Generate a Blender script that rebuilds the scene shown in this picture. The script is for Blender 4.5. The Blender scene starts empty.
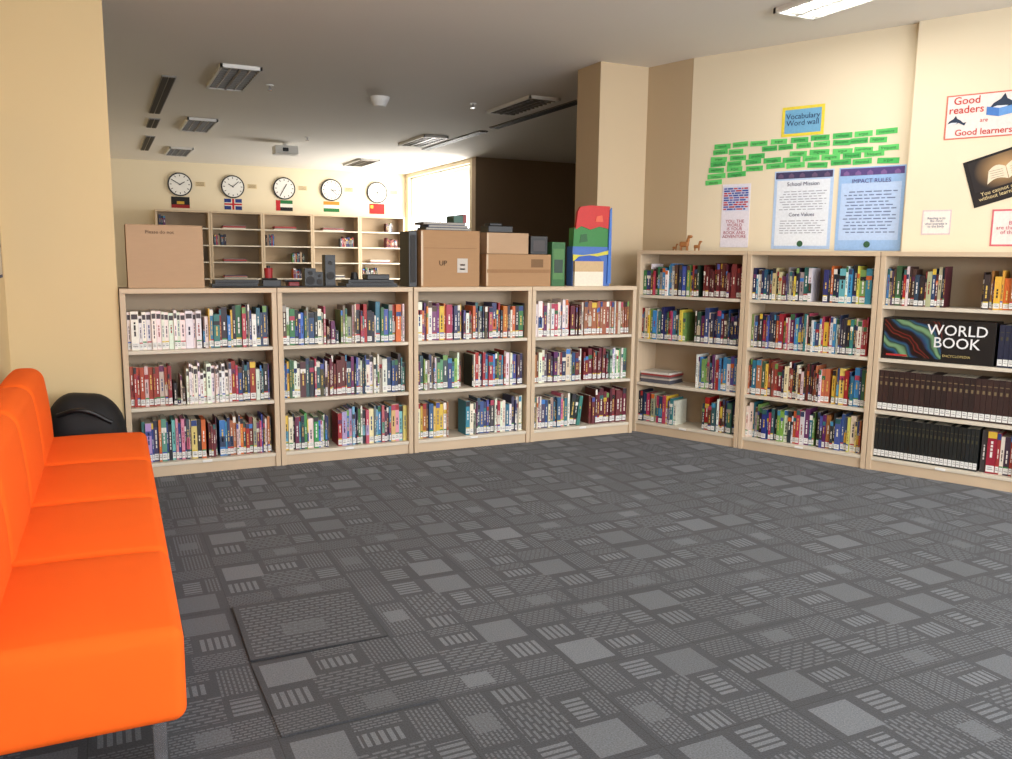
import bpy, bmesh, math, random
from mathutils import Matrix, Vector
random.seed(11)
SC=bpy.context.scene
SC.view_settings.view_transform='Standard'
try: SC.view_settings.look='None'
except Exception: pass
COL=bpy.context.collection

def lin(c):
    out=[]
    for v in c[:3]:
        v=v/255.0
        out.append(v/12.92 if v<=.04045 else ((v+.055)/1.055)**2.4)
    return tuple(out)+(1.0,)

# ------------------------------------------------------------------ materials
def new_mat(name):
    m=bpy.data.materials.new(name); m.use_nodes=True
    nt=m.node_tree; b=nt.nodes.get('Principled BSDF'); return m,nt,b
def mat(name,rgb,rough=.6,metal=0,var=.06,scale=8,bump=0,bscale=200,stretch=None,spec=.4):
    m,nt,b=new_mat(name)
    b.inputs['Roughness'].default_value=rough; b.inputs['Metallic'].default_value=metal
    b.inputs['Specular IOR Level'].default_value=spec
    tc=nt.nodes.new('ShaderNodeTexCoord'); mp=nt.nodes.new('ShaderNodeMapping')
    nt.links.new(tc.outputs['Object'],mp.inputs[0])
    if stretch: mp.inputs['Scale'].default_value=stretch
    n=nt.nodes.new('ShaderNodeTexNoise'); n.inputs['Scale'].default_value=scale; n.inputs['Detail'].default_value=4
    nt.links.new(mp.outputs[0],n.inputs['Vector'])
    cr=nt.nodes.new('ShaderNodeMix'); cr.data_type='RGBA'
    L=lin(rgb); cr.inputs[6].default_value=tuple(x*(1-var) for x in L[:3])+(1,); cr.inputs[7].default_value=tuple(min(1,x*(1+var)) for x in L[:3])+(1,)
    nt.links.new(n.outputs['Fac'],cr.inputs[0]); nt.links.new(cr.outputs[2],b.inputs['Base Color'])
    if bump:
        n2=nt.nodes.new('ShaderNodeTexNoise'); n2.inputs['Scale'].default_value=bscale
        nt.links.new(tc.outputs['Object'],n2.inputs['Vector'])
        bp=nt.nodes.new('ShaderNodeBump'); bp.inputs['Strength'].default_value=bump; bp.inputs['Distance'].default_value=.002
        nt.links.new(n2.outputs['Fac'],bp.inputs['Height']); nt.links.new(bp.outputs[0],b.inputs['Normal'])
    return m
def emis(name,rgb,st):
    m,nt,b=new_mat(name); b.inputs['Base Color'].default_value=lin(rgb)
    b.inputs['Emission Color'].default_value=lin(rgb); b.inputs['Emission Strength'].default_value=st; return m
def vcol(name,rough=.45):
    m,nt,b=new_mat(name); b.inputs['Roughness'].default_value=rough
    a=nt.nodes.new('ShaderNodeAttribute'); a.attribute_name='Col'
    tc=nt.nodes.new('ShaderNodeTexCoord'); n=nt.nodes.new('ShaderNodeTexNoise'); n.inputs['Scale'].default_value=60
    nt.links.new(tc.outputs['Object'],n.inputs['Vector'])
    mr=nt.nodes.new('ShaderNodeMapRange'); mr.inputs[3].default_value=.85; mr.inputs[4].default_value=1.08
    nt.links.new(n.outputs['Fac'],mr.inputs[0])
    vm=nt.nodes.new('ShaderNodeVectorMath'); vm.operation='SCALE'
    nt.links.new(a.outputs['Color'],vm.inputs[0]); nt.links.new(mr.outputs[0],vm.inputs['Scale'])
    nt.links.new(vm.outputs[0],b.inputs['Base Color']); return m

M_WALL=mat('wall_cream_paint',(224,211,184),.75,var=.02,scale=2,spec=.2)
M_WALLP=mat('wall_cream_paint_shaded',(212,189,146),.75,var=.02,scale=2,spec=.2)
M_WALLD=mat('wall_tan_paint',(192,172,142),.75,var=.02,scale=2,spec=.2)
M_DARKW=mat('wall_shade_taupe',(150,130,110),.8,var=.05,scale=2,spec=.2)  # shade of the unlit far-right walls put into the base colour
M_CEIL=mat('ceiling_paint',(232,228,221),.85,var=.02,scale=1.5,spec=.15)
M_BEECH=mat('beech_laminate',(198,176,148),.5,var=.08,scale=5,stretch=(1,6,1))
M_BACK=mat('shelf_back_panel',(166,147,123),.6,var=.04,scale=4)
M_BOARD=mat('shelf_board',(206,196,178),.5,var=.03,scale=6)
M_VC=vcol('printed_colour',.5)
M_PAPER=vcol('paper_print',.8)
M_ORANGE=mat('orange_fabric',(238,98,28),.85,var=.04,scale=6,bump=.5,bscale=700,spec=.15)
M_CHROME=mat('chrome_leg',(200,200,205),.25,metal=1,var=.02)
M_BLACK=mat('black_plastic',(20,20,22),.4,var=.1)
M_CLOTH=mat('black_nylon',(18,18,20),.7,var=.2,bump=.5,bscale=300)
M_CARD=mat('cardboard',(164,128,92),.8,var=.06,scale=10,stretch=(1,1,8))
M_CARD2=mat('cardboard_pale',(176,146,116),.8,var=.05,scale=10,stretch=(1,1,8))
M_TAPE=mat('packing_tape',(186,158,120),.3,var=.03)
M_WHITE=mat('white_plastic',(225,224,220),.5,var=.02)
M_GRILL=mat('dark_grille',(34,31,30),.6,var=.1)
M_LOUV=mat('louvre_metal',(120,116,110),.35,metal=.6,var=.05)
M_TUBE=emis('lamp_tube',(255,252,244),14)
M_ALU=mat('window_frame_aluminium',(200,198,190),.4,metal=.2)

# ------------------------------------------------------------------ mesh builder
class MB:
    def __init__(s): s.v=[];s.f=[];s.m=[];s.c=[];s.mats=[]
    def mi(s,m):
        if m not in s.mats: s.mats.append(m)
        return s.mats.index(m)
    def poly(s,pts,m,col=(200,200,200)):
        k=len(s.v); s.v+= [tuple(p) for p in pts]; s.f.append(tuple(range(k,k+len(pts)))); s.m.append(s.mi(m)); s.c.append(lin(col))
    def box(s,x0,x1,y0,y1,z0,z1,m,col=(200,200,200),top=None,T=None):
        P=[(x0,y0,z0),(x1,y0,z0),(x1,y1,z0),(x0,y1,z0),(x0,y0,z1),(x1,y0,z1),(x1,y1,z1),(x0,y1,z1)]
        if T: P=[tuple(T@Vector(p)) for p in P]
        k=len(s.v); s.v+=P
        for i,f in enumerate(((0,3,2,1),(4,5,6,7),(0,1,5,4),(1,2,6,5),(2,3,7,6),(3,0,4,7))):
            s.f.append(tuple(k+a for a in f)); s.m.append(s.mi(m)); s.c.append(lin(top if (top and i==1) else col))
    def cyl(s,cx,cy,z0,z1,r,m,col=(200,200,200),n=20,r2=None,T=None):
        r2=r if r2 is None else r2
        a=[(cx+r*math.cos(2*math.pi*i/n),cy+r*math.sin(2*math.pi*i/n),z0) for i in range(n)]
        b=[(cx+r2*math.cos(2*math.pi*i/n),cy+r2*math.sin(2*math.pi*i/n),z1) for i in range(n)]
        if T: a=[tuple(T@Vector(p)) for p in a]; b=[tuple(T@Vector(p)) for p in b]
        k=len(s.v); s.v+=a+b; mi=s.mi(m); c=lin(col)
        for i in range(n):
            j=(i+1)%n; s.f.append((k+i,k+j,k+n+j,k+n+i)); s.m.append(mi); s.c.append(c)
        s.f.append(tuple(k+i for i in reversed(range(n)))); s.m.append(mi); s.c.append(c)
        s.f.append(tuple(k+n+i for i in range(n))); s.m.append(mi); s.c.append(c)
    def obj(s,name,parent=None,M=None,bevel=0,smooth=False):
        me=bpy.data.meshes.new(name); me.from_pydata(s.v,[],s.f)
        for m in s.mats: me.materials.append(m)
        ca=me.color_attributes.new('Col','FLOAT_COLOR','CORNER')
        li=0
        for i,p in enumerate(me.polygons):
            p.material_index=s.m[i]; p.use_smooth=smooth
            for _ in p.loop_indices: ca.data[li].color=s.c[i]; li+=1
        o=bpy.data.objects.new(name,me); COL.objects.link(o)
        if M is not None: o.matrix_world=M
        if parent: o.parent=parent
        if bevel:
            b=o.modifiers.new('bevel','BEVEL'); b.width=bevel; b.segments=2; b.limit_method='ANGLE'
        return o
def empty(name,M=None):
    o=bpy.data.objects.new(name,None); COL.objects.link(o); o.empty_display_size=.1
    if M is not None: o.matrix_world=M
    return o
def rounded(hx,hy,hz,r,puff=0,n=6,func=None):
    r=min(r,.93*min(hx,hy,hz))
    def ticks(h):
        t=[-h+r*a for a in (0,.25,.5,.75,1)]
        mid=[-h+r+(2*(h-r))*i/n for i in range(1,n)]
        return t+mid+[-x for x in reversed(t)]
    X,Y,Zt=ticks(hx),ticks(hy),ticks(hz)
    bm=bmesh.new(); cache={}
    def V(x,y,z):
        k=(round(x,6),round(y,6),round(z,6))
        if k in cache: return cache[k]
        p=Vector((max(-hx+r,min(hx-r,x)),max(-hy+r,min(hy-r,y)),max(-hz+r,min(hz-r,z))))
        d=Vector((x,y,z))-p
        q=p+d.normalized()*r if d.length>1e-9 else p
        u=1-(q.x/hx)**2; w=1-(q.y/hy)**2
        if q.z>0: q.z+=puff*max(0,u)**.6*max(0,w)**.6*(q.z/hz)
        if func: q=func(q)
        cache[k]=bm.verts.new(q); return cache[k]
    def face(A,B,fn,flip):
        for i in range(len(A)-1):
            for j in range(len(B)-1):
                q=[fn(A[i],B[j]),fn(A[i+1],B[j]),fn(A[i+1],B[j+1]),fn(A[i],B[j+1])]
                if flip: q.reverse()
                f=bm.faces.new(q); f.smooth=True
    face(X,Y,lambda a,b:V(a,b,hz),False); face(X,Y,lambda a,b:V(a,b,-hz),True)
    face(X,Zt,lambda a,b:V(a,-hy,b),False); face(X,Zt,lambda a,b:V(a,hy,b),True)
    face(Y,Zt,lambda a,b:V(hx,a,b),False); face(Y,Zt,lambda a,b:V(-hx,a,b),True)
    return bm
def bm_obj(bm,name,m,parent=None,loc=(0,0,0),rot=(0,0,0)):
    me=bpy.data.meshes.new(name); bm.to_mesh(me); bm.free(); me.materials.append(m)
    o=bpy.data.objects.new(name,me); COL.objects.link(o); o.location=loc; o.rotation_euler=rot
    if parent: o.parent=parent
    return o
TM={}
def text(body,size,loc,rgb,parent,name='lettering',align='CENTER',bold=0,font_sx=1,rot=0):
    k=tuple(rgb)
    if k not in TM: TM[k]=mat('ink_%d_%d_%d'%k,rgb,.8,var=.02)
    c=bpy.data.curves.new(name,'FONT'); c.body=body; c.size=size; c.align_x=align; c.align_y='CENTER'; c.offset=bold
    c.space_line=.85; c.resolution_u=3
    c.materials.append(TM[k])
    o=bpy.data.objects.new(name,c); COL.objects.link(o)
    o.rotation_euler=(math.pi/2,rot,0)
    o.location=loc; o.scale=(font_sx,1,1); o.parent=parent; return o

# ------------------------------------------------------------------ room shell
def prism(name,pts,z0,z1,m):
    mb=MB(); n=len(pts)
    area=sum(pts[i][0]*pts[(i+1)%n][1]-pts[(i+1)%n][0]*pts[i][1] for i in range(n))
    if area<0: pts=pts[::-1]
    mb.poly([(x,y,z1) for x,y in pts],m); mb.poly([(x,y,z0) for x,y in reversed(pts)],m)
    for i in range(n):
        a=pts[i];b=pts[(i+1)%n]; mb.poly([(a[0],a[1],z0),(b[0],b[1],z0),(b[0],b[1],z1),(a[0],a[1],z1)],m)
    return mb.obj(name)
H=2.95
WL=-.49
TH2=math.radians(-65.73)
MR=Matrix.Translation((3.858,5.634,0))@Matrix.Rotation(TH2,4,'Z')   # frame of right shelves
def carpet():
    m,nt,b=new_mat('carpet_tiles'); N=nt.nodes; Lk=nt.links
    def mth(op,a,bb=None,c=None):
        n=N.new('ShaderNodeMath'); n.operation=op
        for i,q in enumerate((a,bb,c)):
            if q is None: continue
            if isinstance(q,(int,float)): n.inputs[i].default_value=q
            else: Lk.new(q,n.inputs[i])
        return n.outputs[0]
    tc=N.new('ShaderNodeTexCoord'); sp=N.new('ShaderNodeSeparateXYZ'); Lk.new(tc.outputs['Object'],sp.inputs[0])
    X,Y=sp.outputs[0],sp.outputs[1]
    gx=mth('DIVIDE',mth('SUBTRACT',X,.40),.5); gy=mth('DIVIDE',mth('SUBTRACT',Y,2.83),.5)
    ix,iy=mth('FLOOR',gx),mth('FLOOR',gy); u0,v0=mth('SUBTRACT',gx,ix),mth('SUBTRACT',gy,iy)
    cb=N.new('ShaderNodeCombineXYZ'); Lk.new(ix,cb.inputs[0]); Lk.new(iy,cb.inputs[1])
    wn=N.new('ShaderNodeTexWhiteNoise'); wn.noise_dimensions='3D'; Lk.new(cb.outputs[0],wn.inputs['Vector'])
    sc=N.new('ShaderNodeSeparateXYZ'); Lk.new(wn.outputs['Color'],sc.inputs[0])
    r1,r2,r3=sc.outputs
    def sel(t,a,bb):
        return mth('ADD',mth('MULTIPLY',t,a),mth('MULTIPLY',mth('SUBTRACT',1,t),bb))
    A=mth('GREATER_THAN',r1,.5); B=mth('GREATER_THAN',r2,.5); C=mth('GREATER_THAN',r3,.5)
    u=sel(A,v0,u0); v=sel(A,mth('SUBTRACT',1,u0),v0)
    u=sel(B,mth('SUBTRACT',1,u),u); v=sel(C,mth('SUBTRACT',1,v),v)
    def rect(a0,a1,b0,b1,U=u,V=v):
        q=mth('MULTIPLY',mth('GREATER_THAN',U,a0),mth('LESS_THAN',U,a1))
        w=mth('MULTIPLY',mth('GREATER_THAN',V,b0),mth('LESS_THAN',V,b1))
        return mth('MULTIPLY',q,w)
    def bars(S,k,duty,ph=0): return mth('LESS_THAN',mth('FRACT',mth('ADD',mth('MULTIPLY',S,k),ph)),duty)
    def dash(P,Q,k=34,k2=20): return mth('MULTIPLY',bars(Q,k,.5),mth('LESS_THAN',mth('FRACT',mth('ADD',mth('MULTIPLY',P,k2),mth('MULTIPLY',mth('FLOOR',mth('MULTIPLY',Q,k)),.37))),.8))
    dashU=dash(u,v); dashV=dash(v,u); dashW=dash(u,v,26,9)
    tot=None
    def acc(x):
        nonlocal tot
        tot=x if tot is None else mth('MAXIMUM',tot,x)
    sb=mth('ADD',.45,mth('MULTIPLY',mth('FRACT',mth('MULTIPLY',r1,7.3)),.42))
    sb2=mth('ADD',.3,mth('MULTIPLY',mth('FRACT',mth('MULTIPLY',r2,5.1)),.5))
    acc(mth('MULTIPLY',rect(.05,.37,.61,.93),sb))
    acc(mth('MULTIPLY',mth('MULTIPLY',rect(.42,.68,.70,.84),bars(u,20,.62)),.85))
    acc(mth('MULTIPLY',mth('MULTIPLY',rect(.05,.30,.32,.52),bars(u,20,.62)),.8))
    acc(mth('MULTIPLY',mth('MULTIPLY',rect(.42,1.0,.04,.28),dashU),.62))
    acc(mth('MULTIPLY',mth('MULTIPLY',rect(.42,.72,.88,1.0),dashU),.6))
    acc(mth('MULTIPLY',mth('MULTIPLY',rect(.76,1.0,.62,.98),dashV),.6))
    acc(mth('MULTIPLY',mth('MULTIPLY',rect(.80,.98,.34,.56),bars(v,20,.6)),.75))
    acc(mth('MULTIPLY',mth('MULTIPLY',rect(.0,.36,.02,.26),dashU),.55))
    acc(mth('MULTIPLY',mth('MULTIPLY',rect(.34,.76,.32,.64),dashW),.6))
    acc(mth('MULTIPLY',rect(.56,.76,.08,.24),sb2))
    odd=rect(.0,1.0,.0,1.0,gx,gy)
    du=dash(gx,gy,20,12)
    oddp=mth('MAXIMUM',mth('MULTIPLY',mth('MULTIPLY',rect(.05,.95,.05,.95,gx,gy),du),.65),mth('MULTIPLY',rect(.3,.62,.3,.52,gx,gy),.4))
    tot=sel(odd,oddp,tot)
    e=mth('MINIMUM',mth('MINIMUM',u0,mth('SUBTRACT',1,u0)),mth('MINIMUM',v0,mth('SUBTRACT',1,v0)))
    seam=mth('LESS_THAN',e,mth('ADD',.003,mth('MULTIPLY',odd,.010)))
    nz=N.new('ShaderNodeTexNoise'); nz.inputs['Scale'].default_value=190; nz.inputs['Detail'].default_value=3; Lk.new(tc.outputs['Object'],nz.inputs['Vector'])
    nb=N.new('ShaderNodeTexNoise'); nb.inputs['Scale'].default_value=1.2; Lk.new(tc.outputs['Object'],nb.inputs['Vector'])
    mx=N.new('ShaderNodeMix'); mx.data_type='RGBA'
    mx.inputs[6].default_value=lin((54,57,63)); mx.inputs[7].default_value=lin((104,109,116)); Lk.new(tot,mx.inputs[0])
    f=mth('MULTIPLY',mth('ADD',.20,mth('MULTIPLY',nz.outputs['Fac'],1.6)),mth('ADD',.85,mth('MULTIPLY',nb.outputs['Fac'],.3)))
    f=mth('MULTIPLY',f,mth('SUBTRACT',1,mth('MULTIPLY',seam,.45)))
    f=mth('MULTIPLY',f,mth('ADD',.92,mth('MULTIPLY',r2,.16)))
    vm=N.new('ShaderNodeVectorMath'); vm.operation='SCALE'; Lk.new(mx.outputs[2],vm.inputs[0]); Lk.new(f,vm.inputs['Scale'])
    Lk.new(vm.outputs[0],b.inputs['Base Color']); b.inputs['Roughness'].default_value=.75; b.inputs['Specular IOR Level'].default_value=.3
    b.inputs['Sheen Weight'].default_value=.1
    bp=N.new('ShaderNodeBump'); bp.inputs['Strength'].default_value=.3; bp.inputs['Distance'].default_value=.003
    Lk.new(nz.outputs['Fac'],bp.inputs['Height']); Lk.new(bp.outputs[0],b.inputs['Normal'])
    return m
M_CARPET=carpet()
mb=MB(); mb.box(-.7,9.2,-2.8,16.2,-.1,0,M_CARPET); mb.obj('floor')
def loose(x,y,rot,px,py,dz=.008):
    T=Matrix.Translation((px,py,0))@Matrix.Rotation(math.radians(rot),4,'Z')@Matrix.Translation((-px,-py,0))
    b=MB(); b.box(x+.004,x+.496,y+.004,y+.496,.0005,dz,M_CARPET); b.obj('loose_carpet_tile',M=T,bevel=.002)
loose(.40,2.83,-.9,.65,3.08,.008); loose(.40,2.33,1.1,.65,2.58,.005)
mb=MB(); mb.box(-.7,9.2,-2.8,16.2,H,H+.1,M_CEIL); mb.obj('ceiling')
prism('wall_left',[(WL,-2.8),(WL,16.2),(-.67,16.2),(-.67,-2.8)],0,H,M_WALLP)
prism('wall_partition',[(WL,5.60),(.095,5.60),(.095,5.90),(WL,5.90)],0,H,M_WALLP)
prism('wall_far',[(-.52,15.9),(5.6,15.9),(5.6,16.1),(-.52,16.1)],0,H,M_WALL)
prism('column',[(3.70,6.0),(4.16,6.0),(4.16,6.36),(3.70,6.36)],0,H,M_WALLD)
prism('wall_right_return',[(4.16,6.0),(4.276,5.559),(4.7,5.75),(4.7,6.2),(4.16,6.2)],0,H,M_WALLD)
mb=MB(); mb.box(.24,9.5,.35,.5,0,H,M_WALL); mb.obj('wall_right',M=MR)
mb=MB(); mb.box(1.885,2.9,.305,.352,0,H,M_WALL); mb.obj('wall_right_pilaster',M=MR)
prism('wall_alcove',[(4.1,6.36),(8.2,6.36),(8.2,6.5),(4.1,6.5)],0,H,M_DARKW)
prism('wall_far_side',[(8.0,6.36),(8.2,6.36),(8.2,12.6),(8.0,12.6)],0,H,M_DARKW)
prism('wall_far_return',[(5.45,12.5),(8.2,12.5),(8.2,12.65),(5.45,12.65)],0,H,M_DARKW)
W1=MB()
W1.box(5.45,5.6,12.65,15.9,0,.95,M_WALL); W1.box(5.45,5.6,12.65,15.9,2.88,H,M_WALL)
W1.box(5.45,5.6,12.65,12.75,.95,2.88,M_WALL); W1.box(5.45,5.6,15.75,15.9,.95,2.88,M_WALL); W1.obj('wall_window_side')
F=MB()
for y in (12.75,14.22,15.72): F.box(5.52,5.55,y,y+.03,.95,2.88,M_ALU)
for z in (.95,2.85): F.box(5.52,5.55,12.75,15.75,z,z+.03,M_ALU)
F.obj('window_1')
B=MB()
B.box(-.67,9.2,-2.6,-2.45,0,.8,M_WALL); B.box(-.67,9.2,-2.6,-2.45,2.75,H,M_WALL)
for x0,x1 in ((-.67,0),(3.1,3.6),(6.7,9.2)): B.box(x0,x1,-2.6,-2.45,.8,2.75,M_WALL)
B.obj('wall_back')
for k,(x0,x1) in enumerate(((0,3.1),(3.6,6.7))):
    F=MB()
    for i in range(4):
        x=x0+(x1-x0-.05)*i/3; F.box(x,x+.05,-2.55,-2.5,.8,2.75,M_ALU)
    for z in (.8,2.7): F.box(x0,x1,-2.55,-2.5,z,z+.05,M_ALU)
    F.obj('window_%d'%(k+2))

# ------------------------------------------------------------------ lights
def area(name,loc,rot,sx,sy,power,rgb=(255,255,255),parent=None):
    l=bpy.data.lights.new(name,'AREA'); l.shape='RECTANGLE'; l.size=sx; l.size_y=sy; l.energy=power
    l.color=lin(rgb)[:3]; o=bpy.data.objects.new(name,l); COL.objects.link(o); o.location=loc; o.rotation_euler=rot
    if parent: o.parent=parent
    return o
area('daylight_window_a',(1.55,-2.7,1.8),(math.radians(92),0,0),3.0,1.9,150,(244,248,255))
area('daylight_window_b',(5.15,-2.7,1.8),(math.radians(98),0,0),3.0,1.9,310,(244,248,255))
area('daylight_far_window',(5.75,14.2,1.9),(math.radians(90),0,math.radians(90)),3.0,1.95,240,(255,250,240))
w=bpy.data.worlds.new('world'); SC.world=w; w.use_nodes=True
bg=w.node_tree.nodes['Background']; bg.inputs[0].default_value=(.97,.98,1,1); bg.inputs[1].default_value=3.5

# ------------------------------------------------------------------ ceiling fittings
def light_fixture(e0,s0,lit):
    em=empty('ceiling_light_fixture',Matrix.Translation((e0,s0,H)))
    b=MB()
    b.box(-.17,-.15,-.52,.52,-.03,0,M_WHITE); b.box(.15,.17,-.52,.52,-.03,0,M_WHITE)
    b.box(-.17,.17,-.52,-.50,-.03,0,M_WHITE); b.box(-.17,.17,.50,.52,-.03,0,M_WHITE)
    b.box(-.15,.15,-.5,.5,-.006,-.001,M_WHITE if lit else M_LOUV)
    b.box(-.01,.01,-.5,.5,-.028,-.006,M_WHITE if lit else M_LOUV)
    for i in range(11): 
        y=-.45+i*.09; b.box(-.15,.15,y,y+.006,-.028,-.006,M_WHITE if lit else M_LOUV)
    b.obj('housing',em)
    t=MB()
    for x in (-.08,.08):
        T=Matrix.Translation((x,0,-.016))@Matrix.Rotation(math.pi/2,4,'X')
        t.cyl(0,0,-.48,.48,.011,M_TUBE if lit else M_LOUV,T=T,n=10)
    t.obj('tubes',em)
    if lit: area('lamp',(0,0,-.04),(0,0,0),.28,.98,16,(255,250,244),em)
for (e0,s0,l) in ((4.05,3.75,1),(1.15,3.75,1),(4.05,.7,1),(1.15,.7,1),(1.16,8.07,0),(4.02,8.05,0),(1.18,11.17,0),(4.05,11.1,0),(1.2,14.2,0),(4.08,14.2,0)):
    light_fixture(e0,s0,l)
def slot(e0,s0,s1,wd=.12):
    b=MB(); b.box(e0-wd/2,e0+wd/2,s0,s1,H-.012,H,M_LOUV)
    for i in range(2):
        x=e0-wd/2+.008+i*(wd/2-.003); b.box(x,x+wd/2-.014,s0+.01,s1-.01,H-.016,H-.012,M_GRILL)
    b.obj('ceiling_air_slot')
slot(.65,8.3,10.5);slot(.68,10.95,11.7);slot(.72,12.6,14.3);slot(4.42,7.3,9.6);slot(4.42,9.9,12.0)
b=MB(); b.cyl(2.6,8.36,H-.04,H,.09,M_WHITE,r2=.10,n=28); b.cyl(2.6,8.36,H-.09,H-.04,.06,M_WHITE,r2=.085,n=28); b.obj('ceiling_speaker')
def sprinkler(e0,s0):
    b=MB(); b.cyl(e0,s0,H-.01,H,.035,M_WHITE); b.cyl(e0,s0,H-.045,H-.01,.01,M_CHROME); b.cyl(e0,s0,H-.05,H-.045,.025,M_CHROME); b.obj('fire_sprinkler')
for q in ((1.52,8.28),(3.54,8.2),(2.6,11.6)): sprinkler(*q)
b=MB(); b.box(2.3,2.62,12.25,12.5,H-.16,H-.05,M_WHITE); b.cyl(2.46,12.37,H-.05,H,.03,M_WHITE); b.box(2.4,2.48,12.23,12.25,H-.13,H-.08,M_BLACK); b.obj('ceiling_projector',bevel=.01)

# ------------------------------------------------------------------ bookshelves
PAL={
'mix':[(150,34,34),(36,60,120),(215,180,60),(225,220,208),(26,26,30),(50,104,64),(196,96,40),(96,36,80),(60,130,166),(215,210,196),(44,110,120),(24,38,76),(170,56,84),(232,228,218),(82,56,40),(30,30,36),(40,90,90),(70,80,150),(40,36,44),(110,150,80),(150,140,130),(60,120,190),(228,222,214),(50,60,90)],
'dark':[(40,30,35),(80,25,32),(20,30,60),(60,40,30),(120,40,36),(30,60,50),(180,164,136),(60,50,90),(28,26,30),(30,50,76),(36,70,110),(200,190,170)],
'white':[(236,232,224),(230,226,218),(240,238,234),(222,218,210),(236,232,224),(236,232,224)],
'pastel':[(205,140,160),(120,176,186),(225,212,180),(170,146,186),(235,230,222),(180,84,110),(100,150,132),(64,116,164),(215,184,112),(90,100,120)],
'redbrown':[(140,52,40),(150,74,50),(110,36,32),(205,190,170),(96,44,36),(176,104,66),(50,32,28),(40,56,86),(60,80,60),(90,90,96)],
'redset':[(150,48,40),(168,62,46),(158,54,42),(205,185,170),(134,42,38)],
'maroon':[(88,22,32),(108,26,36),(74,20,26),(98,24,34),(110,36,40)],
'brown':[(44,26,24),(50,29,26),(40,24,22),(47,27,25)],
'black':[(16,20,20),(20,25,24),(14,18,18),(18,24,26)],
'blue':[(40,84,156),(66,130,186),(30,56,110),(225,220,214),(90,156,186),(54,136,80),(214,194,84),(30,36,60)],
'purple':[(90,36,100),(210,170,56),(108,46,118),(196,108,46),(72,28,82),(130,60,110),(40,40,80)],
'green':[(96,150,106),(225,224,214),(130,168,80),(60,124,96),(210,204,188),(60,70,80)],
'yellow':[(205,160,56),(176,66,46),(216,196,110),(160,96,46),(225,216,186),(56,84,140),(40,40,44)],
'whitered':[(230,224,218),(160,36,46),(220,210,200),(232,228,222),(60,52,56),(50,80,130),(226,222,214)],
'navy':[(24,30,56),(30,36,64),(22,26,48)],
'tan':[(158,96,66),(146,80,56),(172,110,76),(136,70,52),(186,132,94),(205,196,180)],
'teal':[(54,126,118),(180,64,98),(225,212,186),(38,98,126),(200,110,130),(64,56,92),(210,172,84)],
}
MIXIN=('pastel','redbrown','blue','whitered','green','yellow','teal','purple','dark')
def books(mb,x0,x1,z0,pal,h=.235,hv=.02,wd=.018,dep=.17,yfront=.035,uniform=False,label=True,lean=0):
    x=x0; P=PAL[pal]
    while x<x1-.006:
        w=wd*(1 if uniform else random.choice([random.uniform(.45,.9),random.uniform(.7,1.4),random.uniform(1.2,2.1)])); w=min(w,x1-x)
        hh=h+(random.uniform(-.3,.3) if uniform else random.uniform(-1,1))*hv
        if random.random()<.25 and not uniform: hh-=hv*1.5
        PP=PAL['mix'] if (pal in MIXIN and random.random()<.4) else P
        col=random.choice(PP)
        col=tuple(max(0,min(255,c+random.randint(-12,12)*(0 if uniform else 1))) for c in col)
        y0=yfront+(0 if uniform else random.uniform(0,.025)); d=dep*random.uniform(.88,1.05)
        T=None
        if lean and x+w>=x1-wd*4:
            T=Matrix.Translation((x+w,0,z0))@Matrix.Rotation(lean,4,'Y')@Matrix.Translation((-x-w,0,-z0))
        g=.0007
        mb.box(x+g,x+w-g,y0,y0+d,z0,z0+hh,M_VC,col,top=(206,198,180) if random.random()<.7 else col,T=T)
        lum=sum(col)/3
        ink=random.choice([(225,218,200),(214,180,90),(230,226,220)]) if lum<125 else random.choice([(40,40,60),(140,30,30),(30,56,110),(20,20,20)])
        yy=y0-.0008
        def q(a,bz,c,dz,cc):
            pts=[(x+a*w,yy,z0+bz*hh),(x+c*w,yy,z0+bz*hh),(x+c*w,yy,z0+dz*hh),(x+a*w,yy,z0+dz*hh)]
            if T: pts=[tuple(T@Vector(p)) for p in pts]
            mb.poly(pts,M_VC,cc)
        if uniform:
            gcol=(118,102,74) if pal=='brown' else (70,66,44)
            q(.2,.82,.8,.84,gcol); q(.3,.64,.7,.72,gcol)
        else:
            r=random.random()
            if pal=='white': q(.1,.80,.9,.93,(60,50,54))
            elif r<.3: q(.03,.84,.97,.99,random.choice(PAL['mix']))
            elif r<.5: q(.03,.68,.97,.80,random.choice(PAL['mix']))
            elif r<.6: q(.03,.25,.97,.55,random.choice(P))
            tt=random.uniform(.28,.45); te=random.uniform(.6,.8)
            while tt<te-.01:
                ln=random.uniform(.05,.14); q(.38,tt,.62,min(te,tt+ln),ink); tt+=ln+.025
        if label and (uniform or random.random()<.9):
            q(.06,.04,.94,.19,(226,226,222)); q(.2,.09,.8,.11,(110,110,120)); q(.2,.14,.7,.155,(110,110,120))
            if not uniform and random.random()<.6: q(.06,.19,.94,.225,random.choice([(54,80,160),(176,46,46),(54,130,70),(205,180,60)]))
        x+=w
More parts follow.
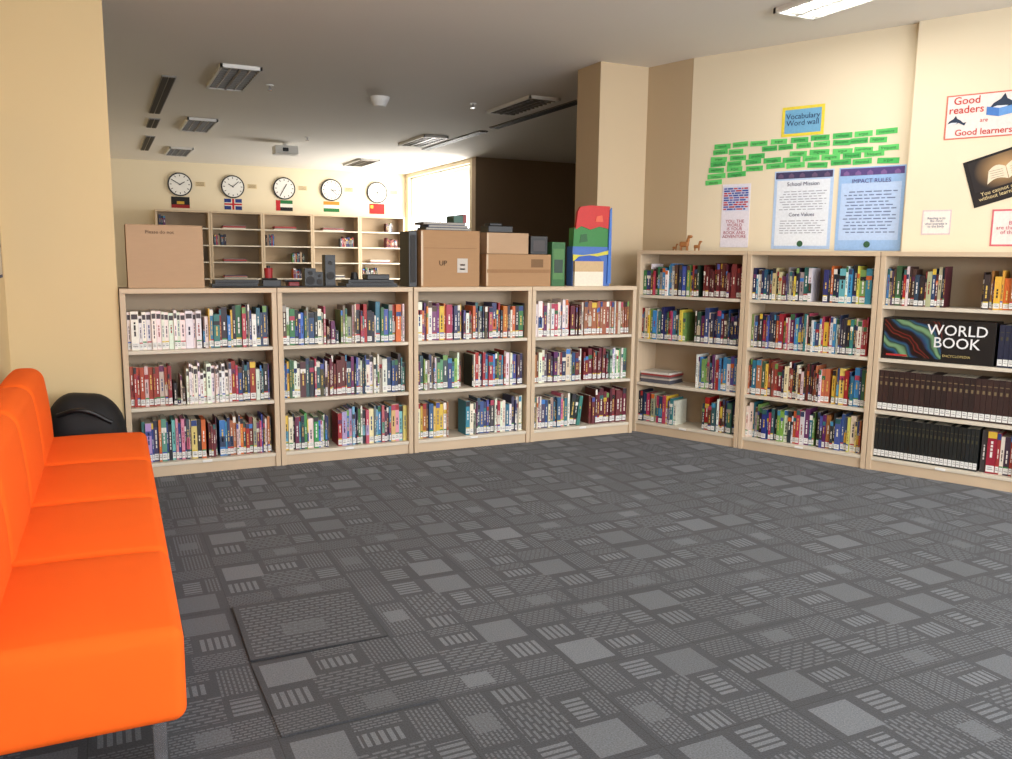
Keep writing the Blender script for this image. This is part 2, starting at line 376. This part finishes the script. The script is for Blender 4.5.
def shelf(M,width,levels,top,rows,name='bookshelf',dep=.30,split=False):
    b=MB(); pw=.032
    b.box(0,pw,0,dep,0,top-.03,M_BEECH); b.box(width-pw,width,0,dep,0,top-.03,M_BEECH)
    b.box(0,width,-.004,dep,top-.03,top,M_BEECH)
    b.box(pw,width-pw,dep-.012,dep,.02,top-.03,M_BACK)
    b.box(pw,width-pw,.012,.03,0,levels[0]-.022,M_BEECH)
    for z in levels:
        b.box(pw,width-pw,.004,dep-.012,z-.022,z,M_BOARD)
    for z in levels[:1]:
        b.box(width/2-.03,width/2+.03,-.001,.004,z-.02,z-.004,M_WHITE)
    so=b.obj(name,M=M,bevel=.002)
    k=MB()
    for z,row in zip(levels,rows):
        for seg in row:
            f0,f1,pal=seg[:3]; kw=seg[3] if len(seg)>3 else {}
            if pal=='flat':
                zz=z+.0005
                for i in range(kw.get('n',5)):
                    c=random.choice([(215,210,200),(110,100,100),(180,170,160),(150,54,54),(80,80,90)])
                    dx=random.uniform(-.01,.01); k.box(pw+f0*(width-2*pw)+dx+.012,pw+f1*(width-2*pw)+dx-.012,.04,.25,zz,zz+.014,M_VC,c); zz+=.0145
                continue
            books(k,pw+.003+f0*(width-2*pw-.006),pw+.003+f1*(width-2*pw-.006),z+.001,pal,**kw)
        if split and k.v: k.obj('library_books',M=M); k=MB()
    if k.v: k.obj('library_books',M=M)
    return so
LB=[.09,.445,.80]
backrows=[
 [[(.06,.50,'pastel',dict(h=.26,hv=.012)),(.52,.58,'maroon'),(.60,.98,'redbrown',dict(h=.25))],
  [(.0,.28,'redset',dict(h=.25,hv=.006,wd=.022)),(.29,.37,'dark',dict(h=.14,hv=.05)),(.38,.68,'white',dict(h=.245,wd=.016)),(.68,.98,'mix',dict(h=.25))],
  [(.0,.50,'white',dict(h=.235,hv=.012,wd=.022)),(.51,.98,'mix',dict(h=.25,hv=.025))]],
 [[(.0,.34,'blue',dict(h=.23,hv=.02)),(.42,1,'pastel',dict(h=.255,hv=.015))],
  [(.0,.36,'mix',dict(h=.25)),(.36,.50,'maroon',dict(h=.26,wd=.025)),(.50,.99,'mix',dict(h=.25))],
  [(.0,.34,'mix',dict(h=.25)),(.35,.44,'dark',dict(h=.15,hv=.04)),(.46,.99,'mix',dict(h=.25,hv=.03))]],
 [[(.0,.28,'yellow',dict(h=.25)),(.44,.99,'whitered',dict(h=.25))],
  [(.0,.40,'green',dict(h=.24)),(.5,.98,'mix',dict(h=.24))],
  [(.0,.40,'purple',dict(h=.26,wd=.026)),(.42,.5,'dark',dict(h=.2)),(.5,1,'mix',dict(h=.25,hv=.02))]],
 [[(.0,.5,'teal',dict(h=.24,lean=.12)),(.6,1,'maroon',dict(h=.26,wd=.03))],
  [(.0,.5,'redbrown',dict(h=.24)),(.53,.78,'maroon'),(.78,1,'green',dict(h=.24))],
  [(.0,.36,'whitered',dict(h=.26)),(.37,.5,'maroon',dict(h=.24)),(.5,1,'tan',dict(h=.26,hv=.006,wd=.022))]]]
for i in range(4):
    shelf(Matrix.Translation((.102+i*.93+(0.0 if i<2 else .004),5.571,0)),.926,LB,1.18,backrows[i],name='low_bookshelf')
LR=[.09,.41,.76,1.11]
rightrows=[
 [[(.0,.40,'mix',dict(h=.23)),(.66,1,'mix',dict(h=.24))],
  [(.0,.34,'flat',dict(n=6)),(.58,1,'mix',dict(h=.25))],
  [(.0,.46,'mix',dict(h=.24)),(.56,.97,'dark',dict(h=.25))],
  [(.0,.58,'mix',dict(h=.23)),(.62,1,'maroon',dict(h=.24))]],
 [[(.0,.60,'mix',dict(h=.245,hv=.02)),(.62,.98,'yellow',dict(h=.24))],
  [(.0,.70,'redbrown',dict(h=.25)),(.72,1,'blue',dict(h=.25))],
  [(.0,.98,'mix',dict(h=.25,hv=.02,wd=.016))],
  [(.0,.5,'dark',dict(h=.22)),(.60,1,'blue',dict(h=.24,wd=.026))]],
 [[(.0,.74,'black',dict(h=.27,hv=.004,wd=.024,uniform=True)),(.75,1,'whitered',dict(h=.26,wd=.03))],
  [(.0,1.,'brown',dict(h=.27,hv=.003,wd=.032,uniform=True,label=True))],
  [(.80,1,'navy',dict(h=.26,hv=.004,wd=.03,uniform=True))],
  [(.0,.42,'dark',dict(h=.24)),(.66,1,'yellow',dict(h=.22))]],
 [[(.0,.9,'mix')],[(.0,.8,'dark')],[(.0,.95,'mix')],[(.0,.6,'blue')]]]
for i in range(4):
    shelf(MR@Matrix.Translation((.002+i*.922,0,0)),.918,LR,1.46,rightrows[i],split=(i==2),name='tall_bookshelf')
# encyclopedia display box
m,nt,bb=new_mat('encyclopedia_art'); tc=nt.nodes.new('ShaderNodeTexCoord'); wv=nt.nodes.new('ShaderNodeTexWave'); wv.inputs['Scale'].default_value=2.2; wv.inputs['Distortion'].default_value=7; wv.inputs['Detail'].default_value=3
wv.bands_direction='DIAGONAL'
nt.links.new(tc.outputs['Object'],wv.inputs['Vector']); cr=nt.nodes.new('ShaderNodeValToRGB'); nt.links.new(wv.outputs['Fac'],cr.inputs[0])
cr.color_ramp.elements[0].color=lin((10,10,14)); cr.color_ramp.elements[1].color=lin((110,150,110))
for p_,c_ in ((.04,(110,34,30)),(.08,(12,10,14)),(.45,(10,12,18)),(.65,(22,60,100)),(.78,(30,90,110)),(.9,(36,60,50))):
    e=cr.color_ramp.elements.new(p_); e.color=lin(c_)
nt.links.new(cr.outputs[0],bb.inputs['Base Color']); bb.inputs['Roughness'].default_value=.3
ep=empty('encyclopedia_display_box',MR@Matrix.Translation((1.846+.036,0,.7605)))
b=MB(); b.box(0,.66,.04,.24,0,.27,M_BLACK); b.box(0.01,.36,.036,.04,.02,.26,m); b.box(.03,.16,.0345,.036,.022,.035,M_VC,(170,40,40)); b.obj('case',ep,bevel=.002)
text('WORLD\nBOOK',.094,(.445,.033,.165),(225,225,225),ep,bold=.0005,font_sx=1.0)
text('ENCYCLOPEDIA',.022,(.45,.033,.045),(190,170,110),ep)

# ------------------------------------------------------------------ sofa
so=empty('orange_sofa',Matrix.Translation((-.115,4.96,0))@Matrix.Rotation(math.radians(-.8),4,'Z'))
L=.68; S0=-4*.68
for i in range(4):
    c=S0+L*(i+.5)
    bm=rounded(.305,L/2-.0015,.13,.035,puff=.03,n=8); bm_obj(bm,'seat_%d'%(i+1),M_ORANGE,so,(0,c,.292))
    def lean(q):
        t=(q.z+.24)/.48; q.x-=.04*t; q.x+=.02*math.sin(math.pi*min(1,max(0,t)))*(1 if q.x>0 else 0)*(1-(q.y/(L/2))**2*.6); return q
    bm=rounded(.075,L/2-.0015,.21,.05,puff=.02,n=8,func=lean); bm_obj(bm,'back_%d'%(i+1),M_ORANGE,so,(-.217,c,.585))
b=MB()
for i in range(4):
    for dy in (.07,L-.07):
        for x in (.235,-.24):
            y=S0+L*i+dy; b.box(x-.018,x+.018,y-.018,y+.018,0,.17,M_CHROME)
b.box(.22,.25,S0+.05,S0+4*L-.05,.14,.17,M_CHROME); b.box(-.255,-.225,S0+.05,S0+4*L-.05,.14,.17,M_CHROME)
b.obj('legs',so,bevel=.003)

# bags between sofa and partition
bg_=empty('black_bag',Matrix.Translation((-.11,5.29,0)))
def bagf(q):
    t=(q.z+.30)/.6; k=1-.28*t*t; q.x*=k; q.y*=k; q.z-=.10*(q.x+.1)*t; return q
bm=rounded(.235,.19,.30,.16,func=bagf,n=8); bm_obj(bm,'body',M_CLOTH,bg_,(0,0,.31))
bm=rounded(.17,.04,.15,.04,n=4); bm_obj(bm,'front_pocket',M_CLOTH,bg_,(0,-.17,.2))
cu=bpy.data.curves.new('strap','CURVE'); cu.dimensions='3D'; cu.bevel_depth=.014
sp=cu.splines.new('BEZIER'); sp.bezier_points.add(2)
for p_,co in zip(sp.bezier_points,((-.14,-.12,.50),(-.02,-.16,.53),(.13,-.14,.45))):
    p_.co=co; p_.handle_left_type=p_.handle_right_type='AUTO'
cu.materials.append(M_BLACK); o=bpy.data.objects.new('strap',cu); COL.objects.link(o); o.parent=bg_
gb=empty('green_bag',Matrix.Translation((-.42,5.27,0)))
bm=rounded(.055,.2,.27,.05,func=bagf); bm_obj(bm,'body',mat('green_fabric',(24,80,56),.8),gb,(0,0,.28))

# ------------------------------------------------------------------ things on the low shelves
Z=1.181
def carton(name,x0,x1,y0,y1,z0,z1,m,seam=True,label=None):
    em=empty(name,Matrix.Translation(((x0+x1)/2,y0,z0))); hw=(x1-x0)/2; d=y1-y0; h=z1-z0
    b=MB(); b.box(-hw,hw,0,d,0,h-.004,m)
    b.box(-hw,hw,0,d/2-.002,h-.004,h,m); b.box(-hw,hw,d/2+.002,d,h-.004,h,m)
    if seam:
        b.box(-hw-.001,hw+.001,d/2-.025,d/2+.025,h,h+.001,M_TAPE); b.box(hw,hw+.001,d/2-.025,d/2+.025,h*.7,h,M_TAPE)
        b.box(-hw+.0,-hw+.015,-.001,0,h*.02,h*.98,M_TAPE)
    b.obj('carton',em,bevel=.003)
    if label:
        k=MB(); 
        for (a,c,e_,g,cc) in label: k.box(a,c,-.002,-.0005,e_,g,M_PAPER,cc)
        k.obj('label',em)
    return em
c1=carton('cardboard_box',.155,.595,5.62,5.85,Z,Z+.385,M_CARD2,seam=False)
text('Please do not',.03,(-.03,-.003,.34),(90,70,55),c1)
c2=carton('cardboard_box',2.03,2.475,5.60,5.86,Z,Z+.395,M_CARD,label=[(.05,.13,.10,.20,(196,188,178)),(-.2,.2,.27,.272,(120,88,60)),(.07,.11,.12,.13,(50,50,50)),(.07,.11,.15,.16,(50,50,50))])
text('UP',.05,(-.06,-.004,.165),(70,54,40),c2)
c3=carton('cardboard_box',2.53,3.06,5.60,5.86,Z,Z+.235,M_CARD,label=[(-.26,.26,.10,.125,(150,112,76)),(.10,.2,.14,.2,(120,90,60))])
carton('cardboard_box',2.56,2.90,5.66,5.86,Z+.238,Z+.39,M_CARD2)
b=MB(); b.box(1.955,2.012,5.64,5.84,Z,Z+.385,M_BLACK); b.box(1.963,2.004,5.638,5.64,Z+.03,Z+.36,M_GRILL); b.obj('document_binder',bevel=.004)
b=MB(); b.box(2.91,3.05,5.64,5.82,Z+.238,Z+.37,M_BLACK); b.box(2.93,3.03,5.638,5.64,Z+.26,Z+.34,M_VC,(56,48,48)); b.obj('black_storage_case',bevel=.01)
b=MB()
z=Z+.397
for i,(c,x0,x1) in enumerate((((40,40,44),2.08,2.42),((30,50,90),2.10,2.40),((60,40,40),2.06,2.38))):
    b.box(x0,x1,5.64,5.82,z,z+.018,M_VC,c); b.box(x0+.004,x1-.004,5.637,5.64,z+.003,z+.015,M_VC,(150,145,135)); z+=.0185
b.box(2.30,2.37,5.66,5.80,z,z+.05,M_VC,(50,90,76)); b.box(2.372,2.40,5.66,5.80,z,z+.06,M_VC,(130,50,50)); b.obj('book_pile')
b=MB(); b.box(2.58,2.78,5.68,5.82,Z+.392,Z+.44,M_BLACK); b.box(2.60,2.70,5.7,5.8,Z+.44,Z+.46,M_BLACK); b.obj('black_binder_stack',bevel=.005)
b=MB(); b.box(3.09,3.205,5.64,5.84,Z,Z+.33,M_VC,(36,96,42)); b.box(3.10,3.195,5.637,5.64,Z+.05,Z+.28,M_VC,(70,120,60)); b.box(3.11,3.185,5.635,5.637,Z+.1,Z+.2,M_VC,(34,60,44)); b.obj('green_file_box',bevel=.003)
# folded painted card display: layered red / green / blue with a pale pocket in front
pb=empty('painted_craft_display',Matrix.Translation((3.435,5.62,Z)))
b=MB(); b.box(-.17,.165,.01,.10,0,.30,M_VC,(64,104,176)); b.box(-.16,.155,.015,.09,.30,.44,M_VC,(50,128,56))
def slab(pts,y0,y1,col):
    n=len(pts); b.poly([(x,y0,z) for x,z in pts],M_VC,col); b.poly([(x,y1,z) for x,z in reversed(pts)],M_VC,col)
    for i in range(n):
        (xa,za),(xb,zb)=pts[i],pts[(i+1)%n]; b.poly([(xb,y0,zb),(xa,y0,za),(xa,y1,za),(xb,y1,zb)],M_VC,col)
slab([(-.15,.43),(-.10,.455),(-.02,.43),(.06,.455),(.14,.44),(.15,.61),(-.03,.612),(-.11,.60),(-.135,.56)],.004,.03,(190,34,30))
slab([(-.168,.20),(.15,.26),(.155,.45),(.06,.46),(-.02,.435),(-.10,.46),(-.16,.44)],.012,.028,(46,122,54))
slab([(-.17,.19),(.15,.245),(.15,.275),(.05,.25),(-.08,.235),(-.17,.24)],.0,.01,(200,190,60))
slab([(.14,.02),(.172,.02),(.166,.60),(.148,.58)],-.002,.012,(60,110,186))
b.box(-.165,.09,-.02,.008,0,.11,M_VC,(226,216,196)); b.box(-.165,.09,-.02,.008,.11,.19,M_VC,(196,164,120))
slab([(-.165,.19),(.09,.19),(.05,.225),(-.03,.235),(-.12,.225)],-.006,.0,(40,80,170))
slab([(-.11,.33),(-.04,.34),(-.05,.40),(-.10,.39)],.008,.012,(30,90,44)); slab([(.02,.49),(.09,.49),(.08,.54),(.03,.53)],.0,.004,(214,90,60))
b.obj('layers',pb)
def speaker(x,y,h,w=.075):
    b=MB(); b.box(x-w/2,x+w/2,y,y+.09,Z,Z+h,M_BLACK)
    T=Matrix.Translation((x,y,Z+h*.35))@Matrix.Rotation(math.pi/2,4,'X'); b.cyl(0,0,0,.003,w*.38,M_GRILL,T=T)
    T=Matrix.Translation((x,y,Z+h*.75))@Matrix.Rotation(math.pi/2,4,'X'); b.cyl(0,0,0,.003,w*.2,M_GRILL,T=T)
    b.obj('desktop_speaker',bevel=.006)
speaker(1.27,5.66,.125); speaker(1.41,5.68,.215,.07); speaker(1.335,5.68,.10,.05)
def laptop(x0,x1,y0,y1,z):
    b=MB(); b.box(x0,x1,y0,y1,z,z+.014,M_BLACK); b.box(x0,x1,y0,y1,z+.015,z+.024,M_BLACK); b.box(x0+.02,x1-.02,y0-.001,y0,z+.004,z+.01,M_GRILL); b.obj('closed_laptop',bevel=.003)
laptop(.64,.92,5.62,5.80,Z);laptop(.66,.93,5.63,5.80,Z+.0245); laptop(1.50,1.86,5.62,5.84,Z); laptop(1.52,1.84,5.63,5.82,Z+.0245)
b=MB(); b.box(1.66,1.82,5.66,5.78,Z+.049,Z+.085,M_BLACK); b.cyl(1.58,5.7,Z+.049,Z+.10,.03,M_BLACK,r2=.02); b.obj('network_device',bevel=.004)
b=MB(); b.box(.95,1.07,5.62,5.74,Z,Z+.05,M_BLACK); b.box(.96,1.05,5.64,5.72,Z+.05,Z+.06,M_GRILL); b.obj('card_reader',bevel=.006)
b=MB(); b.cyl(1.00,5.68,Z+.061,Z+.125,.024,M_VC,(150,30,34),r2=.028); b.cyl(1.0,5.68,Z+.125,Z+.14,.012,M_BLACK); b.obj('red_tape_dispenser')
b=MB(); b.box(1.12,1.19,5.63,5.75,Z,Z+.035,M_VC,(120,26,32)); b.box(1.10,1.20,5.66,5.74,Z+.035,Z+.05,M_BLACK); b.obj('stapler',bevel=.006)
cu=bpy.data.curves.new('c','CURVE'); cu.dimensions='3D'; cu.bevel_depth=.005; sp=cu.splines.new('BEZIER'); pts=[(.66,5.60,Z+.006),(.8,5.585,Z+.006),(.95,5.60,Z+.006),(1.15,5.60,Z+.006),(1.35,5.60,Z+.006),(1.5,5.59,Z+.006)]
sp.bezier_points.add(len(pts)-1)
for p_,co in zip(sp.bezier_points,pts): p_.co=co; p_.handle_left_type=p_.handle_right_type='AUTO'
cu.materials.append(M_BLACK); o=bpy.data.objects.new('power_cable',cu); COL.objects.link(o)
WD=mat('carved_wood',(150,100,56),.6,var=.2)
def figurine(t,n,s):
    em=empty('carved_animal_figurine',MR@Matrix.Translation((t,n,1.461)))
    bm=rounded(.035*s,.015*s,.018*s,.012*s,n=3); bm_obj(bm,'body',WD,em,(0,0,.045*s))
    bm=rounded(.012*s,.010*s,.022*s,.009*s,n=3); bm_obj(bm,'neck',WD,em,(.03*s,0,.075*s),(0,.3,0))
    bm=rounded(.018*s,.010*s,.010*s,.008*s,n=3); bm_obj(bm,'head',WD,em,(.043*s,0,.098*s))
    b=MB()
    for x in (-.024,.024):
        for y in (-.008,.008): b.cyl(x*s,y*s,0,.035*s,.005*s,WD,n=8)
    b.obj('legs',em)
figurine(.33,.15,1.1); figurine(.44,.15,.7); figurine(.22,.2,.5)

# ------------------------------------------------------------------ posters
def poster(name,t0,t1,z0,z1,quads,n=.349,tilt=0,M=MR):
    em=empty(name,M@Matrix.Translation(((t0+t1)/2,n,(z0+z1)/2))@Matrix.Rotation(tilt,4,'Y'))
    w=(t1-t0)/2; h=(z1-z0)/2; b=MB(); b.box(-w,w,-.002,0,-h,h,M_PAPER,quads[0])
    for i,q in enumerate(quads[1:]):
        a,c,e_,g,cc=q; y=-.0022-.0003*min(i,3)
        b.poly([(a*w,y,e_*h),(c*w,y,e_*h),(c*w,y,g*h),(a*w,y,g*h)],M_PAPER,cc)
    b.obj('sheet',em); return em
def lines(n,z0,z1,x0=-.8,x1=.8,col=(150,155,168)):
    out=[]
    for i in range(n):
        z=z1+(z0-z1)*(i+.5)/n; hh=abs(z1-z0)/n*.16
        x=x0*random.uniform(.8,1)
        while x<x1*random.uniform(.7,1):
            w_=random.uniform(.08,.26); out.append((x,min(x1,x+w_),z-hh,z+hh,col)); x+=w_+.05
    return out
e=poster('vocabulary_sign',.98,1.29,2.29,2.50,[(226,206,64),(-.86,.86,-.8,.8,(110,168,204))]); text('Vocabulary\nWord wall',.055,(0,-.004,.01),(30,50,90),e)
b=MB(); GW=empty('green_word_cards',MR)
rows=[(2.258,.44,1.80,9),(2.212,.44,1.74,10),(2.166,.42,1.82,9),(2.124,.42,1.72,9),(2.082,.40,1.82,9),(2.036,.40,.90,3),(1.990,.38,.54,1)]
words=['nocturnal','habitat','argue','migrate','rumour','analyse','explore','collapse','magnify','brave','convince','gradual','struggle','fortunate','descend','approach','frequent','absorb','vanish','predict']
for z,a,c,n in rows:
    st=(c-a)/n
    for i in range(n):
        if random.random()<.05: continue
        x=a+st*i+random.uniform(0,.012); w=st*random.uniform(.8,.93); zz=z+random.uniform(-.004,.004); rt=random.uniform(-.05,.05)
        if z>2.2: zz+=.012*(i/n)
        T=Matrix.Translation((x,.3465,zz))@Matrix.Rotation(rt,4,'Y')
        b.box(0,w,0,.002,-.019,.019,M_PAPER,random.choice([(86,192,98),(74,182,92),(98,202,106)]),T=T)
        text(random.choice(words),.028,(x+w/2,.3455,zz),(25,80,40),GW,align='CENTER')
b.obj('cards',GW)
e=poster('school_motto_poster',.535,.765,1.49,1.97,[(222,218,228),(-.9,.9,.15,.92,(206,212,232))])
rc=[(180,44,60),(44,74,160),(90,90,170),(190,80,90)]
b=MB()
for i in range(10):
    x=-.10
    while x<.085:
        w_=random.uniform(.015,.05); z=.045+i*.0172; b.poly([(x,-.004,z),(min(.10,x+w_),-.004,z),(min(.10,x+w_),-.004,z+.011),(x,-.004,z+.011)],M_PAPER,random.choice(rc)); x+=w_+.006
b.obj('word_cloud',e)
text('YOU, THE\nWORLD\nIS YOUR\nBOOK AND\nADVENTURE',.034,(0,-.004,-.10),(160,50,80),e)
e=poster('school_mission_poster',.95,1.385,1.48,2.045,[(176,200,232),(-.96,.96,.80,.97,(60,56,92)),(-.9,.9,-.92,.76,(222,228,236))]+lines(8,-.02,.5)+lines(6,-.62,-.25))
text('School Mission',.040,(0,-.005,.185),(40,50,90),e); text('Core Values',.038,(0,-.005,-.035),(40,50,90),e)
def emblem(e,c1_):
    b=MB(); T=Matrix.Translation((0,-.004,-.245))@Matrix.Rotation(math.pi/2,4,'X'); b.cyl(0,0,0,.001,.022,M_PAPER,(50,90,60),T=T)
    for x in (-.19,-.11,-.03,.06,.15): b.poly([(x,-.0045,.232),(x+.04,-.0045,.232),(x+.04,-.0045,.25),(x+.02,-.0045,.265),(x,-.0045,.25)],M_PAPER,c1_)
    b.obj('emblem',e)
emblem(e,(100,80,110))
e=poster('school_rules_poster',1.42,1.865,1.47,2.045,[(150,184,226),(-.96,.96,.80,.97,(84,66,124)),(-.9,.9,-.75,.62,(180,202,234))]+lines(13,-.6,.45,col=(100,112,150)))
text('IMPACT RULES',.040,(0,-.005,.19),(70,50,120),e); emblem(e,(124,92,146))
e=poster('small_notice',2.0,2.175,1.575,1.735,[(210,190,196),(-.92,.92,-.9,.9,(228,222,212))],n=.304); text('Reading is to\nthe mind\nwhat exercise is\nto the body',.021,(0,-.004,0),(90,90,130),e)
e=poster('good_readers_poster',2.09,2.54,2.18,2.455,[(205,110,92),(-.96,.96,-.94,.94,(228,216,210))],n=.304)
text('Good\nreaders',.066,(-.105,-.004,.070),(190,50,40),e,bold=.0005); text('are',.036,(.0,-.004,-.03),(190,50,40),e); text('Good learners',.055,(.0,-.004,-.10),(190,50,40),e,bold=.0005)
b=MB()
def dol(cx,cz,s,col=(40,54,76)):
    pts=[(-1,-.2),(-.75,.15),(-.3,.42),(-.05,.8),(.12,.42),(.55,.15),(.85,-.15),(1.2,-.1),(1.0,-.5),(.8,-.4),(.3,-.12),(0,-.3),(-.1,-.1),(-.5,-.2)]
    b.poly([(cx+a*s,-.0042,cz+c*s) for a,c in pts],M_PAPER,col)
    b.poly([(cx+a*s,-.0046,cz+c*s) for a,c in ((-.95,-.2),(-.5,-.05),(.2,-.08),(0,-.24),(-.5,-.2))],M_PAPER,(214,218,224))
dol(.11,.055,.085); dol(-.16,-.03,.05)
b.poly([(.01,-.0048,.0),(.08,-.0048,-.015),(.08,-.0048,.035),(.01,-.0048,.05)],M_PAPER,(70,120,190)); b.poly([(.08,-.0048,-.015),(.16,-.0048,0),(.16,-.0048,.05),(.08,-.0048,.035)],M_PAPER,(100,150,210)); b.obj('dolphins',e)
pm,pnt,pbb=new_mat('glowing_page_print'); tc=pnt.nodes.new('ShaderNodeTexCoord'); gr=pnt.nodes.new('ShaderNodeTexGradient'); gr.gradient_type='SPHERICAL'
mp=pnt.nodes.new('ShaderNodeMapping'); mp.inputs['Scale'].default_value=(5.5,5.5,7.5); mp.inputs['Location'].default_value=(0,0,-.35)
pnt.links.new(tc.outputs['Object'],mp.inputs[0]); pnt.links.new(mp.outputs[0],gr.inputs[0]); cr=pnt.nodes.new('ShaderNodeValToRGB'); pnt.links.new(gr.outputs['Fac'],cr.inputs[0])
cr.color_ramp.elements[0].color=lin((26,20,22)); cr.color_ramp.elements[1].color=lin((190,150,100)); pnt.links.new(cr.outputs[0],pbb.inputs['Base Color']); pbb.inputs['Roughness'].default_value=.6
e=poster('reading_poster',2.25,2.70,1.80,2.10,[(22,18,20),(-.95,.95,-.92,.92,(30,22,22))],n=.304,tilt=-.30)
b=MB()
b.poly([(-.2,-.0035,-.06),(.2,-.0035,-.06),(.2,-.0035,.135),(-.2,-.0035,.135)],pm)
for sgn in (-1,1):
    pts=[]
    for k in range(7):
        u=k/6; pts.append((sgn*(.002+.12*u),-.004,-.03+.022*math.sin(u*math.pi)))
    for k in range(6,-1,-1):
        u=k/6; pts.append((sgn*(.002+.095*u),-.004,.05+.022*math.sin(u*math.pi)))
    b.poly(pts if sgn<0 else pts[::-1],M_PAPER,(226,212,186))
    for r_ in range(4): 
        z=-.005+r_*.014; b.poly([(sgn*.02,-.0044,z),(sgn*.095,-.0044,z+.006),(sgn*.095,-.0044,z+.009),(sgn*.02,-.0044,z+.003)],M_PAPER,(150,130,110))
b.obj('open_book_picture',e)
text('You cannot open a book\nwithout learning something',.034,(0,-.005,-.095),(220,200,150),e)
e=poster('pink_notice',2.41,2.69,1.50,1.73,[(205,100,110),(-.93,.93,-.9,.9,(228,218,212))],n=.304); text('Books\nare the treasure\nof the world',.034,(0,-.004,0),(180,60,90),e)
ML=Matrix.Translation((WL,0,0))@Matrix.Rotation(math.pi/2,4,'Z')
for (s0,s1,z0,z1) in ((5.1,5.5,1.65,2.1),(5.05,5.5,1.25,1.6)):
    em=poster('wall_photo_display',s0,s1,z0,z1,[(60,60,90),(-.9,-.1,.1,.9,(170,120,90)),(.0,.9,.1,.9,(90,120,160)),(-.9,.9,-.9,-.05,(200,190,170))],n=-.0005,M=ML)

# ------------------------------------------------------------------ far room
for k in range(5):
    x0=.90+k*.885; M=Matrix.Translation((x0,15.58,0)); lv=[.09,.38,.67,.96,1.25,1.54,1.83]
    rw=[]
    for j,z in enumerate(lv):
        r=[]
        p=random.random()
        if p<.35: r.append((.03,random.uniform(.15,.4),random.choice(['dark','navy','dark']),dict(h=.19,dep=.15,label=False)))
        elif p<.6: r.append((.6,random.uniform(.7,.95),random.choice(['dark','redbrown','maroon']),dict(h=.17,dep=.15,label=False)))
        elif p<.9: r.append((.2,.7,'flat',dict(n=4)))
        rw.append(r)
    shelf(M,.88,lv,2.12,rw,name='display_bookcase')
def clock(x,z,label,flag):
    em=empty('wall_clock',Matrix.Translation((x,15.9,z))@Matrix.Rotation(math.pi/2,4,'X'))
    b=MB(); b.cyl(0,0,0,.03,.20,M_BLACK,n=40); b.cyl(0,0,.03,.032,.178,M_WHITE,n=40)
    for i in range(12):
        T=Matrix.Rotation(i*math.pi/6,4,'Z'); b.box(-.006,.006,.135,.165,.0322,.034,M_BLACK,T=T)
    h,m_=label
    T=Matrix.Rotation(-h*math.pi/6,4,'Z'); b.box(-.007,.007,-.02,.09,.034,.036,M_BLACK,T=T)
    T=Matrix.Rotation(-m_*math.pi/30,4,'Z'); b.box(-.005,.005,-.02,.135,.036,.038,M_BLACK,T=T)
    b.obj('face',em)
    f=MB(); X0,X1,Z0,Z1=x-.15,x+.15,z-.40,z-.21; y=15.897
    f.box(X0,X1,y,15.8995,Z0,Z1,M_PAPER,flag[0][4])
    for i,(a,c,e_,g,cc) in enumerate(flag):
        yy=y-.001-.0005*i; w=X1-X0; h2=Z1-Z0
        f.poly([(X0+a*w,yy,Z0+e_*h2),(X0+c*w,yy,Z0+e_*h2),(X0+c*w,yy,Z0+g*h2),(X0+a*w,yy,Z0+g*h2)],M_PAPER,cc)
    f.obj('paper_flag')
    n=MB(); n.box(x+.25,x+.42,15.897,15.8995,z-.02,z+.06,M_PAPER,(215,195,155)); 
    for i in range(3): n.box(x+.27,x+.40,15.896,15.897,z+.04-i*.022,z+.048-i*.022,M_PAPER,(110,90,70))
    n.obj('city_label')
R_,G_,W_,K_,B_=(180,30,40),(30,110,56),(225,222,215),(20,20,22),(30,50,120)
clock(1.34,2.57,(2,50),[(0,1,0,1,K_),(0,1,0,.3,(150,34,36)),(.3,.7,.35,.6,(200,160,60))])
clock(2.22,2.57,(10,8),[(0,1,0,1,B_),(0,1,.34,.66,W_),(.38,.62,0,1,W_),(0,1,.42,.58,R_),(.44,.56,0,1,R_)])
clock(3.12,2.58,(1,35),[(0,1,0,.34,K_),(0,1,.34,.67,W_),(0,1,.67,1,G_),(0,.25,0,1,R_)])
clock(3.99,2.59,(3,22),[(0,1,0,.34,G_),(0,1,.34,.67,W_),(0,1,.67,1,(230,130,40))])
clock(4.87,2.58,(5,40),[(0,1,0,1,(196,30,30)),(.08,.25,.55,.85,(230,200,60))])

# ------------------------------------------------------------------ camera
yaw=math.radians(25.73); p=math.radians(8.31); r=math.radians(.68)
fw=Vector((math.sin(yaw)*math.cos(p),math.cos(yaw)*math.cos(p),-math.sin(p)))
R0=Vector((math.cos(yaw),-math.sin(yaw),0)); U0=R0.cross(fw)
Rc=R0*math.cos(r)+U0*math.sin(r); Uc=-R0*math.sin(r)+U0*math.cos(r)
cam=bpy.data.cameras.new('camera'); co=bpy.data.objects.new('camera',cam); COL.objects.link(co)
cam.sensor_fit='HORIZONTAL'; cam.sensor_width=36; cam.lens=841/1012*36; cam.clip_start=.05
mm=Matrix((Rc,Uc,-fw)).transposed().to_4x4(); mm.translation=(0,0,1.398); co.matrix_world=mm
SC.camera=co
